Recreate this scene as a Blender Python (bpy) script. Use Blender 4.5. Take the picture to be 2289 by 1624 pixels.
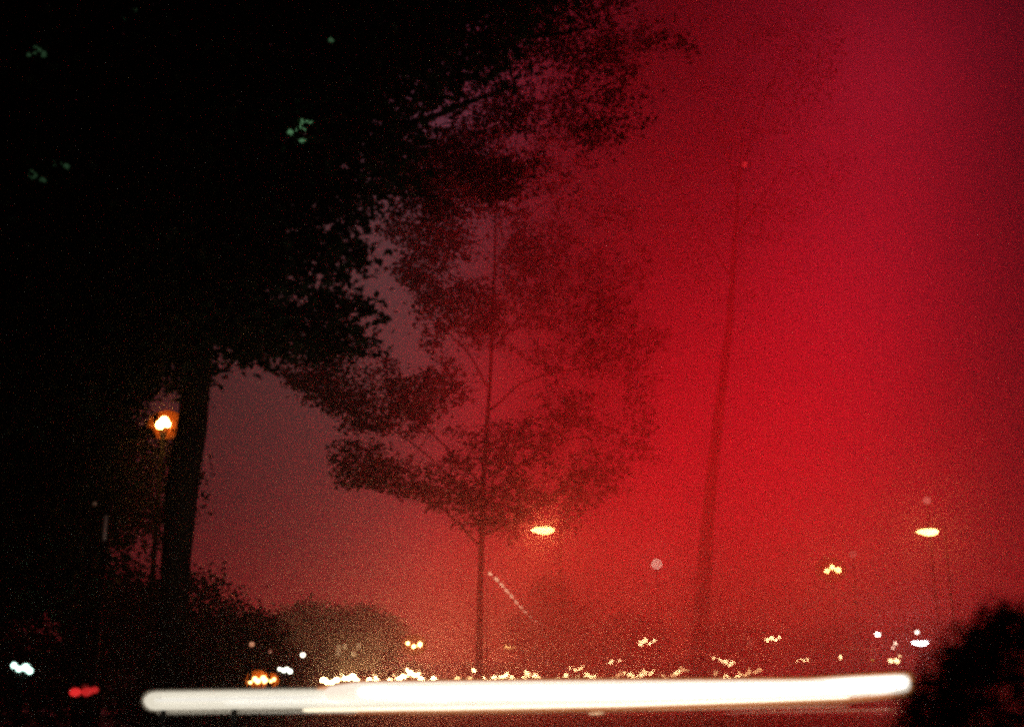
import bpy, bmesh, math, random
import numpy as np
from mathutils import Vector, Matrix

for o in list(bpy.data.objects):
    bpy.data.objects.remove(o)
random.seed(7)
RNG = np.random.default_rng(11)
SC = bpy.context.scene
COL = SC.collection
R = math.radians

# ------------------------------------------------------------------ camera
FPX, CX, CY, HOR = 2570.0, 1144.5, 812.0, 1478.0      # survey frame 2289 x 1624
PITCH = math.atan((HOR - CY) / FPX)
EYE = Vector((0, 0, 2.45))
cam_d = bpy.data.cameras.new('camera')
cam = bpy.data.objects.new('camera', cam_d)
COL.objects.link(cam)
cam.location = EYE
cam.rotation_euler = (math.pi / 2 + PITCH, 0, 0)
cam_d.sensor_width = 36
cam_d.lens = 36 * FPX / 2289
cam_d.clip_start = 0.05
cam_d.clip_end = 3000
cam_d.dof.use_dof = True
cam_d.dof.focus_distance = 70
cam_d.dof.aperture_fstop = .85
SC.camera = cam


def at(px, py, d):
    """world point seen at survey pixel (px, py), d metres ahead"""
    a, b = (px - CX) / FPX, (CY - py) / FPX
    c, s = math.cos(PITCH), math.sin(PITCH)
    v = Vector((a, c - b * s, s + b * c))
    return EYE + v * (d / v.y)


def gz(y):
    """ground height: the far side of the park climbs gently"""
    t = min(1.0, max(0.0, (y - 102.0) / 48.0))
    return 2.3 * t


def at_np(px, py, d):
    a, b = (px - CX) / FPX, (CY - py) / FPX
    c, s = math.cos(PITCH), math.sin(PITCH)
    v = np.stack([a, c - b * s, s + b * c], -1)
    return np.array(EYE)[None] + v * (d / v[:, 1])[:, None]


def look(px, py):
    return (at(px, py, 10) - EYE).normalized()


# ------------------------------------------------------------------ render + world (night, red glow over the city)
SC.render.engine = 'CYCLES'
cy = SC.cycles
cy.use_denoising = False
cy.max_bounces = 4
cy.diffuse_bounces = 1
cy.glossy_bounces = 1
cy.transmission_bounces = 4
cy.volume_bounces = 2
cy.volume_step_rate = 3
cy.adaptive_threshold = .05
cy.use_light_tree = True
cy.transparent_max_bounces = 8
cy.filter_width = 2.9
cy.sample_clamp_indirect = 1.5
SC.view_settings.view_transform = 'Standard'
SC.view_settings.look = 'None'
SC.view_settings.gamma = 1
SC.view_settings.exposure = 0.0
SC.view_settings.use_curve_mapping = False

W = bpy.data.worlds.new('World')
SC.world = W
W.use_nodes = True
nt = W.node_tree
nt.nodes.clear()
out = nt.nodes.new('ShaderNodeOutputWorld')
sky = nt.nodes.new('ShaderNodeTexSky')
sky.sky_type = 'NISHITA'
sky.sun_disc = False
sky.sun_elevation = R(-6)
sky.sun_rotation = R(40)
bg_night = nt.nodes.new('ShaderNodeBackground')
bg_night.inputs['Strength'].default_value = 0.05
nt.links.new(sky.outputs[0], bg_night.inputs['Color'])
tc = nt.nodes.new('ShaderNodeTexCoord')
DIRV = tc.outputs['Generated']


def lobe(px, py, sigma_px, colour):
    c = look(px, py)
    k = (FPX / sigma_px) ** 2
    dot = nt.nodes.new('ShaderNodeVectorMath'); dot.operation = 'DOT_PRODUCT'
    nt.links.new(DIRV, dot.inputs[0]); dot.inputs[1].default_value = c
    ma = nt.nodes.new('ShaderNodeMath'); ma.operation = 'MULTIPLY_ADD'
    nt.links.new(dot.outputs['Value'], ma.inputs[0])
    ma.inputs[1].default_value = k; ma.inputs[2].default_value = -k
    ex = nt.nodes.new('ShaderNodeMath'); ex.operation = 'EXPONENT'
    nt.links.new(ma.outputs[0], ex.inputs[0])
    sc = nt.nodes.new('ShaderNodeVectorMath'); sc.operation = 'SCALE'
    sc.inputs[0].default_value = colour
    nt.links.new(ex.outputs[0], sc.inputs['Scale'])
    return sc.outputs[0]


LOBES = [
    (1560, 1020, 225, (3.20, .0300, .1350)),
    (1720, 570, 190, (1.15, .0260, .0950)),
    (1810, 170, 165, (.75, .0200, .0700)),
    (1450, 1390, 215, (5.8, .0480, .1800)),
    (1080, 1360, 260, (.040, .030, .020)),
    (860, 620, 340, (.062, .036, .031)),
    (1350, 140, 340, (.13, .026, .060)),
    (900, 1490, 110, (.16, .070, .022)),
    (1200, 1490, 120, (1.0, .380, .080)),
    (1500, 1490, 130, (2.0, .620, .110)),
    (1760, 1490, 110, (.8, .230, .060)),
    (1500, 1500, 2600, (.012, .0025, .0060)),
]
acc = None
for L in LOBES:
    s = lobe(*L)
    if acc is None:
        acc = s
    else:
        ad = nt.nodes.new('ShaderNodeVectorMath'); ad.operation = 'ADD'
        nt.links.new(acc, ad.inputs[0]); nt.links.new(s, ad.inputs[1])
        acc = ad.outputs[0]
ns = nt.nodes.new('ShaderNodeTexNoise')
ns.inputs['Scale'].default_value = 3.5
ns.inputs['Detail'].default_value = 5
nt.links.new(DIRV, ns.inputs['Vector'])
mr = nt.nodes.new('ShaderNodeMapRange')
mr.inputs['From Min'].default_value = .3; mr.inputs['From Max'].default_value = .7
mr.inputs['To Min'].default_value = .82; mr.inputs['To Max'].default_value = 1.15
nt.links.new(ns.outputs[0], mr.inputs['Value'])
sc_ = nt.nodes.new('ShaderNodeVectorMath'); sc_.operation = 'SCALE'
nt.links.new(acc, sc_.inputs[0]); nt.links.new(mr.outputs[0], sc_.inputs['Scale'])
bg_glow = nt.nodes.new('ShaderNodeBackground')
bg_glow.inputs['Strength'].default_value = 1.0
nt.links.new(sc_.outputs[0], bg_glow.inputs['Color'])
addw = nt.nodes.new('ShaderNodeAddShader')
nt.links.new(bg_night.outputs[0], addw.inputs[0]); nt.links.new(bg_glow.outputs[0], addw.inputs[1])
nt.links.new(addw.outputs[0], out.inputs['Surface'])


# ------------------------------------------------------------------ materials
def mat(name, base, rough=.7, metal=0, var=0.0, scale=5.0, bump=0.0, emis=None, strength=0, spec=.5):
    m = bpy.data.materials.new(name)
    m.use_nodes = True
    t = m.node_tree
    b = t.nodes['Principled BSDF']
    b.inputs['Base Color'].default_value = (*base, 1)
    b.inputs['Roughness'].default_value = rough
    b.inputs['Metallic'].default_value = metal
    b.inputs['Specular IOR Level'].default_value = spec
    if var or bump:
        c = t.nodes.new('ShaderNodeTexCoord')
        n = t.nodes.new('ShaderNodeTexNoise')
        n.inputs['Scale'].default_value = scale; n.inputs['Detail'].default_value = 6
        t.links.new(c.outputs['Object'], n.inputs['Vector'])
        if var:
            r = t.nodes.new('ShaderNodeValToRGB')
            r.color_ramp.elements[0].position = .3; r.color_ramp.elements[1].position = .7
            r.color_ramp.elements[0].color = (*[x * (1 - var) for x in base], 1)
            r.color_ramp.elements[1].color = (*[min(1, x * (1 + var)) for x in base], 1)
            t.links.new(n.outputs[0], r.inputs[0]); t.links.new(r.outputs[0], b.inputs['Base Color'])
        if bump:
            bp = t.nodes.new('ShaderNodeBump'); bp.inputs['Strength'].default_value = bump
            t.links.new(n.outputs[0], bp.inputs['Height']); t.links.new(bp.outputs[0], b.inputs['Normal'])
    if emis:
        b.inputs['Emission Color'].default_value = (*emis, 1)
        b.inputs['Emission Strength'].default_value = strength
    return m


M_ASPH = mat('wet_asphalt', (.05, .05, .052), .24, var=.35, scale=1.3, bump=.10)
M_GROUND = mat('park_soil', (.05, .045, .03), .9, var=.5, scale=.8, bump=.4)
M_KERB = mat('kerb_stone', (.3, .29, .27), .8, var=.25, scale=3, bump=.2)
M_PAINT = mat('road_paint', (.75, .75, .72), .6, var=.15, scale=6)
M_GRASS = mat('grass_blades', (.04, .07, .02), .7, var=.4, scale=2)
M_LEAF = mat('leaf', (.045, .075, .03), .6, var=.45, scale=1.6, spec=.3)
M_LEAF2 = mat('leaf_light', (.06, .09, .035), .6, var=.45, scale=1.6, spec=.3)
M_BARK = mat('bark', (.07, .055, .04), .9, var=.4, scale=6, bump=.6)
M_METAL = mat('pole_paint', (.05, .055, .055), .5, .6, var=.3, scale=4)
M_HOUS = mat('lamp_housing', (.12, .12, .12), .45, .4, var=.25, scale=8)
M_RUB = mat('tyre_rubber', (.02, .02, .02), .85, var=.2, scale=9)
M_GLASS = mat('dark_glass', (.02, .022, .025), .08)
M_CHROME = mat('rim_metal', (.45, .45, .46), .3, .9)
M_PLASTER = mat('plaster', (.10, .07, .055), .9, var=.2, scale=1.5, bump=.15)
M_ROOF = mat('roof_tile', (.16, .08, .06), .8, var=.3, scale=3, bump=.3)
M_FRAME = mat('window_frame', (.5, .48, .44), .6, var=.1, scale=5)
M_CORD = mat('cord', (.02, .02, .02), .7)
M_BLACK = mat('black_post', (.012, .012, .012), .9, var=.2, scale=9, spec=.1)
CARPAINT = [mat('car_paint_dark', (.02, .022, .03), .25), mat('car_paint_silver', (.35, .36, .37), .3, .5),
            mat('car_paint_red', (.25, .02, .02), .3), mat('car_paint_white', (.6, .6, .58), .35)]
_em = {}


def emit(name, colour, strength):
    k = (name, colour, strength)
    if k not in _em:
        _em[k] = mat(name, (.8, .8, .78), .4, emis=colour, strength=strength)
        if strength < 9 and not name.startswith(('band', 'halo')):
            _em[k].cycles.emission_sampling = 'NONE'      # too dim to light anything around
    return _em[k]


SOD = (1.0, .56, .17)
WARM = (1.0, .66, .30)
COLD = (.62, 1.0, .86)


# ------------------------------------------------------------------ mesh helpers
def obj(name, bm, m, parent=None, smooth=True):
    me = bpy.data.meshes.new(name)
    bmesh.ops.recalc_face_normals(bm, faces=bm.faces)
    bm.to_mesh(me); bm.free()
    if smooth:
        me.shade_smooth()
    me.materials.append(m)
    o = bpy.data.objects.new(name, me)
    COL.objects.link(o)
    if parent:
        o.parent = parent
    return o


def thing(name, label, cat, loc=(0, 0, 0), rz=0, group=None):
    o = bpy.data.objects.new(name, None)
    o.empty_display_size = .2
    COL.objects.link(o)
    o.location = loc; o.rotation_euler = (0, 0, rz)
    tag(o, label, cat, group)
    return o


def tag(o, label=None, cat=None, group=None, kind=None):
    if label: o['label'] = label
    if cat: o['category'] = cat
    if group: o['group'] = group
    if kind: o['kind'] = kind
    return o


def copy_tree(o, parent=None):
    c = o.copy(); COL.objects.link(c); c.parent = parent
    for ch in list(o.children):
        copy_tree(ch, c)
    return c


def tube(bm, pts, rad, seg=8, cap=True):
    """tapered tube along a polyline"""
    pts = [Vector(p) for p in pts]
    rings = []
    n = len(pts)
    ref = Vector((0.31, 0.9, 0.23)).normalized()
    for i, p in enumerate(pts):
        t = (pts[min(i + 1, n - 1)] - pts[max(i - 1, 0)])
        if t.length < 1e-9:
            t = Vector((0, 0, 1))
        t.normalize()
        u = t.cross(ref)
        if u.length < .05:
            u = t.cross(Vector((1, 0, 0)))
        u.normalize(); w = t.cross(u)
        r = rad[i] if hasattr(rad, '__len__') else rad
        rings.append([bm.verts.new(p + (u * math.cos(k * 2 * math.pi / seg) + w * math.sin(k * 2 * math.pi / seg)) * r) for k in range(seg)])
    for a, b in zip(rings[:-1], rings[1:]):
        for k in range(seg):
            bm.faces.new((a[k], a[(k + 1) % seg], b[(k + 1) % seg], b[k]))
    if cap:
        bm.faces.new(rings[0][::-1]); bm.faces.new(rings[-1])
    return bm


def box(bm, c, s, bev=0.0):
    g = bmesh.ops.create_cube(bm, size=1, matrix=Matrix.Translation(c) @ Matrix.Diagonal((*s, 1)))
    if bev:
        es = list({e for v in g['verts'] for e in v.link_edges})
        bmesh.ops.bevel(bm, geom=es, offset=bev, segments=2, affect='EDGES')
    return bm


def ball(bm, c, r, sub=2, squash=(1, 1, 1)):
    bmesh.ops.create_icosphere(bm, subdivisions=sub, radius=1, matrix=Matrix.Translation(c) @ Matrix.Diagonal((r * squash[0], r * squash[1], r * squash[2], 1)))
    return bm


def lathe(bm, prof, seg=12, c=(0, 0, 0)):
    rings = []
    for r, z in prof:
        rings.append([bm.verts.new((c[0] + r * math.cos(k * 2 * math.pi / seg), c[1] + r * math.sin(k * 2 * math.pi / seg), c[2] + z)) for k in range(seg)])
    for a, b in zip(rings[:-1], rings[1:]):
        for k in range(seg):
            bm.faces.new((a[k], a[(k + 1) % seg], b[(k + 1) % seg], b[k]))
    bm.faces.new(rings[0][::-1]); bm.faces.new(rings[-1])
    return bm


def bend(pts, n=6, wob=.05):
    """smooth polyline through control points with a little wobble"""
    P = [Vector(p) for p in pts]
    P = [P[0] * 2 - P[1]] + P + [P[-1] * 2 - P[-2]]
    res = []
    for i in range(1, len(P) - 2):
        for k in range(n):
            t = k / n
            a, b, c, d = P[i - 1], P[i], P[i + 1], P[i + 2]
            q = .5 * ((2 * b) + (c - a) * t + (2 * a - 5 * b + 4 * c - d) * t * t + (-a + 3 * b - 3 * c + d) * t ** 3)
            if res:
                q = q + Vector((random.uniform(-wob, wob), random.uniform(-wob, wob), random.uniform(-wob, wob)))
            res.append(q)
    res.append(P[-2].copy())
    return res


# ------------------------------------------------------------------ leaves
def leaf_mesh(name, C, size, m, parent, flat=.55):
    """one crown mesh of pointed, slightly folded leaves centred on C (N,3)"""
    N = len(C)
    size = np.asarray(size).reshape(-1, 1) * np.ones((N, 1))
    nrm = RNG.normal(size=(N, 3)); nrm[:, 2] = np.abs(nrm[:, 2]) + flat * 1.2
    nrm /= np.linalg.norm(nrm, axis=1, keepdims=True)
    t = RNG.normal(size=(N, 3)); t[:, 2] -= .4
    t -= nrm * (t * nrm).sum(1, keepdims=True)
    t /= np.linalg.norm(t, axis=1, keepdims=True)
    b = np.cross(nrm, t)
    L, Wd = size, size * RNG.uniform(.5, .8, (N, 1))
    fold = size * RNG.uniform(.05, .2, (N, 1))
    V = np.empty((N, 6, 3))
    V[:, 0] = C - t * L * .5
    V[:, 1] = C + b * Wd * .5 - t * L * .08 + nrm * fold
    V[:, 2] = C + b * Wd * .3 + t * L * .25 + nrm * fold * .7
    V[:, 3] = C + t * L * .55
    V[:, 4] = C - b * Wd * .3 + t * L * .25 + nrm * fold * .7
    V[:, 5] = C - b * Wd * .5 - t * L * .08 + nrm * fold
    idx = np.arange(N)[:, None] * 6
    F = np.concatenate([idx + np.array([[0, 1, 2, 3]]), idx + np.array([[0, 3, 4, 5]])], 1).reshape(-1)
    me = bpy.data.meshes.new(name)
    me.vertices.add(N * 6); me.vertices.foreach_set('co', V.reshape(-1))
    me.loops.add(len(F)); me.loops.foreach_set('vertex_index', F.astype(np.int32))
    nf = len(F) // 4
    me.polygons.add(nf)
    me.polygons.foreach_set('loop_start', np.arange(nf, dtype=np.int32) * 4)
    me.update(calc_edges=True)
    me.materials.append(m)
    o = bpy.data.objects.new(name, me)
    COL.objects.link(o)
    if parent:
        o.parent = parent
    return o


def in_poly(x, y, poly):
    inside = np.zeros(len(x), bool)
    n = len(poly)
    for i in range(n):
        x1, y1 = poly[i]; x2, y2 = poly[(i + 1) % n]
        cond = ((y1 > y) != (y2 > y)) & (x < (x2 - x1) * (y - y1) / (y2 - y1 + 1e-9) + x1)
        inside ^= cond
    return inside


_grid = RNG.random((96, 96))


def vnoise(x, y):
    xi, yi = np.floor(x).astype(int), np.floor(y).astype(int)
    fx, fy = x - xi, y - yi
    fx, fy = fx * fx * (3 - 2 * fx), fy * fy * (3 - 2 * fy)
    g = lambda a, b: _grid[a % 96, b % 96]
    return (g(xi, yi) * (1 - fx) + g(xi + 1, yi) * fx) * (1 - fy) + (g(xi, yi + 1) * (1 - fx) + g(xi + 1, yi + 1) * fx) * fy


def sprays(poly, n, d0, d1, cut, scale, holes=(), soft=.12, aspect=1.8, thin=None):
    """spray centres inside a crown outline, spread in depth, thinned by a soft noise into clumps and gaps"""
    xs = [p[0] for p in poly]; ys = [p[1] for p in poly]
    x = RNG.uniform(min(xs), max(xs), n); y = RNG.uniform(min(ys), max(ys), n)
    k = in_poly(x, y, poly)
    x, y = x[k], y[k]
    d = RNG.uniform(d0, d1, len(x))
    v = .65 * vnoise(x / scale + 3.1 + d * .11, y * aspect / scale) + .35 * vnoise(x / scale * 2.7, y * aspect / scale * 2.7 + d * .2)
    k = v > cut + RNG.uniform(-soft, soft, len(x))
    if thin:                                             # sparser foliage towards one side of the crown
        k &= RNG.random(len(x)) < np.interp(x, thin[0], thin[1])
    for hx, hy, hr in holes:
        k &= ((x - hx) ** 2 + (y - hy) ** 2 > hr * hr) | (RNG.random(len(x)) < .02)
    return at_np(x[k], y[k], d[k])


def sprays_to_leaves(S, per, sh, sv):
    C = np.repeat(S, per, 0)
    return C + RNG.normal(size=C.shape) * np.array([sh, sh, sv])


def limb_mesh(bm, limbs, r0, r1, seg=7):
    for l in limbs:
        n = len(l)
        tube(bm, l, [r0 + (r1 - r0) * (i / (n - 1)) ** .7 for i in range(n)], seg, True)


def twig_mesh(bm, S, limbs, count, r=.012):
    """thin twigs from the nearest limb to spray centres"""
    L = np.array([tuple(p) for l in limbs for p in l])
    pick = RNG.permutation(len(S))[:count]
    for i in pick:
        c = S[i]
        q = L[np.argmin(((L - c) ** 2).sum(1))]
        a, b = Vector(q), Vector(c)
        if (b - a).length > 3.5:
            a = b + (a - b).normalized() * 2.2
        mid = (a + b) / 2 + Vector((random.uniform(-.15, .15), random.uniform(-.15, .15), random.uniform(0, .25)))
        tube(bm, [a, mid, b], [r * 1.4, r, r * .4], 4, False)


# ================================================================== setting
bm = bmesh.new()
gx = [-500 + 1000 * i / 40 for i in range(41)]
gy = [-60, 0, 30, 54, 68, 85, 102, 110, 118, 126, 134, 142, 150, 170, 200, 260, 340, 440, 560, 700]
gv = [[bm.verts.new((x, y, gz(y) + (random.uniform(-.03, .03) if y > 200 else 0))) for y in gy] for x in gx]
for i in range(40):
    for j in range(len(gy) - 1):
        bm.faces.new((gv[i][j], gv[i + 1][j], gv[i + 1][j + 1], gv[i][j + 1]))
g = obj('ground', bm, M_GROUND, smooth=False); g['kind'] = 'structure'

# crossing road in front, its kerbs and the avenue leading to the far lights
bm = bmesh.new()
for (x0, x1, y0, y1) in ((-160, 160, 54, 68),):
    vs = [bm.verts.new(p) for p in ((x0, y0, .004), (x1, y0, .004), (x1, y1, .004), (x0, y1, .004))]
    bm.faces.new(vs)
rd = obj('road', bm, M_ASPH, smooth=False); rd['kind'] = 'structure'
bm = bmesh.new()
prev = None
for y in (68.31, 85, 102, 110, 118, 126, 134, 142, 150, 420):
    w = 26 + (y - 68) * .06
    row = [bm.verts.new((2 - w, y, gz(y) + .005)), bm.verts.new((2 + w, y, gz(y) + .005))]
    if prev:
        bm.faces.new((prev[0], prev[1], row[1], row[0]))
    prev = row
rd2 = obj('avenue', bm, M_ASPH, smooth=False); rd2['kind'] = 'structure'
for y in (53.85,):
    bm = bmesh.new(); box(bm, (0, y, .06), (320, .3, .12), .02)
    k = obj('kerb', bm, M_KERB, smooth=False); k['kind'] = 'structure'
for (xa, xb) in ((-160, 160),):
    bm = bmesh.new(); box(bm, ((xa + xb) / 2, 68.15, .06), (xb - xa, .3, .12), .02)
    k = obj('kerb', bm, M_KERB, smooth=False); k['kind'] = 'structure'
# lane dashes on the crossing road
bm = bmesh.new()
box(bm, (0, 0, 0), (3.0, .14, .004))
dash = bm
dash_ob = obj('lane_marking', dash, M_PAINT, rd, smooth=False)
dash_ob.location = (-36, 61, .010)
for i in range(1, 13):
    c = dash_ob.copy(); COL.objects.link(c); c.parent = rd; c.location = (-36 + 6 * i, 61, .010)


# ================================================================== trees traced in depth
def trunk_pts(px_list, d):
    return [at(x, y, d) for x, y in px_list]


# --- the big near tree, left
NT = thing('tree', 'huge black foreground tree with trunk at left and canopy overhead', 'tree', (at(372, HOR, 16).x, 16, 0))


def rel(o, child):
    child.parent = o
    child.matrix_parent_inverse = Matrix.Translation(-Vector(o.location))
    return child


bm = bmesh.new()
base = at(372, HOR, 16); base.z = -.05
tp = bend([base, at(380, 1500, 16), at(394, 1250, 16), at(410, 1070, 16), at(432, 930, 16), at(444, 780, 16), at(448, 620, 16), at(452, 430, 16.16), at(470, 200, 16.32), at(480, -60, 16.48)], 4, .008)
tr = [.35 * max(0, 1 - t * 7) ** 2 + .215 + .012 * math.sin(t * 23) - .17 * max(0, t - .5) * 2 for t in [i / (len(tp) - 1) for i in range(len(tp))]]
tube(bm, tp, tr, 14)
rel(NT, obj('trunk', bm, M_BARK))
near_limbs = []
for s, e1, e2, e3 in [
    ((428, 760), (520, 690, 15.68), (640, 700, 14.72), (790, 690, 14.08)),
    ((438, 640), (580, 560, 15.20), (720, 560, 14.40), (820, 575, 13.76)),
    ((445, 540), (620, 440, 16.64), (800, 430, 17.60), (980, 440, 18.24)),
    ((452, 430), (680, 320, 15.36), (930, 270, 14.40), (1150, 190, 13.76)),
    ((458, 360), (700, 200, 16.96), (1000, 120, 17.60), (1330, 60, 18.56)),
    ((466, 240), (620, 60, 16.00), (900, -20, 16.00), (1250, -90, 16.00)),
    ((440, 620), (330, 520, 15.36), (190, 480, 14.88), (40, 520, 14.40)),
    ((450, 450), (330, 300, 16.80), (180, 250, 17.60), (0, 200, 18.40)),
    ((466, 240), (360, 90, 15.36), (200, 20, 15.04), (0, -40, 14.40)),
    ((424, 800), (340, 740, 16.00), (230, 730, 16.48), (60, 800, 16.80)),
    ((430, 740), (380, 760, 15.36), (340, 860, 14.88), (290, 900, 14.56)),
]:
    near_limbs.append(bend([at(*s, 16), at(*e1), at(*e2), at(*e3)], 6, .025))
bm = bmesh.new(); limb_mesh(bm, near_limbs, .125, .022)
NEAR_POLY = [(-260, -260), (1330, -260), (1290, -20), (1190, 60), (1110, 110), (1120, 160), (1010, 210), (930, 280), (890, 340), (910, 400), (850, 440), (790, 490), (750, 550), (835, 560), (820, 590), (710, 600),
             (760, 640), (815, 690), (770, 705), (680, 715), (600, 735), (540, 765), (485, 780), (470, 850), (430, 890), (370, 860), (320, 880), (280, 930), (230, 960), (150, 930), (-260, 1050)]
HOLES = [(655, 295, 17), (688, 278, 22), (675, 312, 17.60), (740, 90, 14.40), (620, 760, 25)]
S1 = sprays(NEAR_POLY, 9500, 13.6, 20, .12, 95, HOLES)
S1 = np.concatenate([S1, sprays([(-260, -260), (1120, -260), (1050, 40), (880, 190), (770, 360), (620, 550), (560, 690), (430, 800), (-260, 900)], 7500, 14.5, 21, -.2, 95, HOLES)])
# thinner sprays hanging over to the right, against the glow
S2 = sprays([(1090, -40), (1300, -120), (1480, -60), (1560, 100), (1500, 250), (1420, 320), (1300, 340), (1180, 290), (1120, 200)], 2000, 25, 35, .53, 150, soft=.05, aspect=1.5, thin=((1150, 1500), (.9, .45)))
S3 = sprays([(830, 330), (1000, 190), (1180, 200), (1360, 330), (1290, 420), (1120, 440), (1010, 490), (880, 470)], 2000, 25, 35, .52, 130, soft=.05, aspect=1.6, thin=((950, 1300), (.9, .5)))
S4 = sprays([(480, 740), (640, 690), (800, 680), (840, 760), (760, 830), (690, 790), (600, 800), (500, 800)], 420, 15, 19, .52, 60)
S5 = sprays([(-260, 780), (120, 800), (300, 820), (290, 900), (240, 980), (225, 1150), (200, 1350), (-260, 1380)], 2600, 15, 20, .05, 95)
SN = np.concatenate([S1, S2, S3, S4, S5])
twig_mesh(bm, SN, near_limbs, 900, .012)
rel(NT, obj('limbs', bm, M_BARK))
rel(NT, leaf_mesh('crown', sprays_to_leaves(SN, 11, .22, .125), RNG.uniform(.10, .19, (len(SN) * 11, 1)), M_LEAF, None))

# --- the middle tree, veiled towards the right
MT = thing('tree', 'slender tree in the middle, its crown fading into the red glow', 'tree', (at(1066, HOR, 50).x, 50, 0))
bm = bmesh.new()
base = at(1066, HOR, 50); base.z = -.05
tp = bend([base, at(1071, 1500, 50), at(1075, 1250, 50), at(1080, 1080, 50), at(1094, 870, 50), at(1104, 640, 50), at(1108, 450, 50), at(1112, 300, 50)], 4, .012)
tube(bm, tp, [.20 - .175 * (i / (len(tp) - 1)) ** .8 + .06 * max(0, 1 - i / 3) for i in range(len(tp))], 10)
rel(MT, obj('trunk', bm, M_BARK))
mid_limbs = []
for s, e1, e2, e3 in [
    ((1076, 1180), (1000, 1060, 49.2), (860, 950, 48.5), (640, 850, 47.8)),
    ((1075, 1220), (980, 1130, 49.7), (880, 1085, 49.1), (760, 1070, 48.5)),
    ((1080, 1090), (960, 960, 50.8), (860, 860, 51.5), (690, 750, 52.0)),
    ((1094, 870), (1040, 780, 50), (980, 720, 49.4), (930, 640, 49.1)),
    ((1100, 760), (1050, 650, 51.5), (960, 580, 52.2), (840, 510, 53.0)),
    ((1078, 1140), (1160, 1040, 50), (1270, 980, 50.9), (1450, 1000, 51.5)),
    ((1090, 920), (1180, 850, 48.5), (1300, 820, 47.8), (1440, 760, 47.0)),
    ((1100, 780), (1190, 680, 50.9), (1290, 600, 51.5), (1410, 520, 52.4)),
    ((1105, 600), (1170, 500, 50), (1240, 430, 49.4), (1320, 360, 49.0)),
    ((1108, 480), (1070, 400, 50), (1020, 350, 50), (960, 330, 50)),
    ((1076, 1200), (1140, 1170, 50), (1210, 1160, 50), (1300, 1150, 50)),
    ((1085, 1000), (1150, 960, 53.0), (1230, 930, 54.5), (1350, 900, 55.2)),
]:
    mid_limbs.append(bend([at(*s, 50), at(*e1), at(*e2), at(*e3)], 6, .04))
bm = bmesh.new(); limb_mesh(bm, mid_limbs, .06, .014, 6)
MID_POLY = [(615, 830), (650, 815), (690, 735), (790, 760), (860, 790), (900, 840), (1000, 830), (950, 770), (920, 650), (880, 600), (920, 560), (835, 510), (870, 490), (950, 470), (900, 370), (1000, 290), (1200, 280), (1350, 380), (1430, 500),
            (1460, 640), (1510, 780), (1440, 880), (1480, 1000), (1440, 1080), (1340, 1120), (1270, 1185), (1180, 1210), (1080, 1185), (1010, 1160), (930, 1115), (850, 1090), (765, 1085), (735, 1000), (780, 945), (700, 900)]
S = sprays(MID_POLY, 12000, 46.5, 54, .42, 88, [(1150, 850, 53.0), (985, 1010, 22), (1060, 940, 18), (900, 950, 20), (1215, 1186, 48)], .10, 1.15, ((1000, 1250, 1450), (1, .5, .25)))
S = np.concatenate([S, sprays([(615, 830), (700, 850), (800, 890), (850, 930), (820, 950), (700, 900)], 160, 48, 51, .3, 60),
                    sprays([(740, 990), (850, 985), (880, 1060), (830, 1090), (760, 1085)], 150, 48, 51, .36, 60)])
twig_mesh(bm, S, mid_limbs, 600, .010)
rel(MT, obj('limbs', bm, M_BARK))
rel(MT, leaf_mesh('crown', sprays_to_leaves(S, 7, .26, .13), RNG.uniform(.16, .32, (len(S) * 7, 1)), M_LEAF2, None))

# --- the leaning tree at right, almost lost in the red
RT = thing('tree', 'leaning tree right of centre, almost lost in the red glow', 'tree', (at(1552, HOR, 70).x, 70, 0))
bm = bmesh.new()
base = at(1552, HOR, 70); base.z = -.05
tp = bend([base, at(1560, 1500, 70), at(1572, 1300, 70), at(1588, 1100, 70), at(1612, 880, 70), at(1632, 700, 70), at(1645, 500, 70), at(1654, 380, 70), at(1660, 300, 70)], 4, .015)
tube(bm, tp, [.60 + .2 * max(0, 1 - i / 4) - .0185 * i for i in range(len(tp))], 12)
rel(RT, obj('trunk', bm, M_BARK))
rl = []
for s, e1, e2, e3 in [((1637, 620), (1560, 500, 69), (1500, 390, 68), (1420, 300, 67)), ((1643, 530), (1720, 420, 71), (1780, 330, 72), (1850, 250, 72)),
                      ((1651, 430), (1610, 300, 70), (1570, 200, 71), (1540, 120, 71)), ((1654, 390), (1700, 250, 69), (1740, 150, 68), (1780, 90, 68))]:
    rl.append(bend([at(*s, 70), at(*e1), at(*e2), at(*e3)], 6, .05))
for l in rl:
    bm = bmesh.new(); limb_mesh(bm, [l], .10, .02, 7)
    rel(RT, obj('limb', bm, M_BARK))
S = sprays([(1370, 130), (1500, -20), (1620, -80), (1800, -40), (1900, 120), (1910, 350), (1790, 590), (1650, 670), (1520, 620), (1400, 450)], 1000, 66, 75, .46, 110)
rel(RT, leaf_mesh('crown', sprays_to_leaves(S, 9, .55, .3), RNG.uniform(.2, .32, (len(S) * 9, 1)), M_LEAF2, None))


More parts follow.
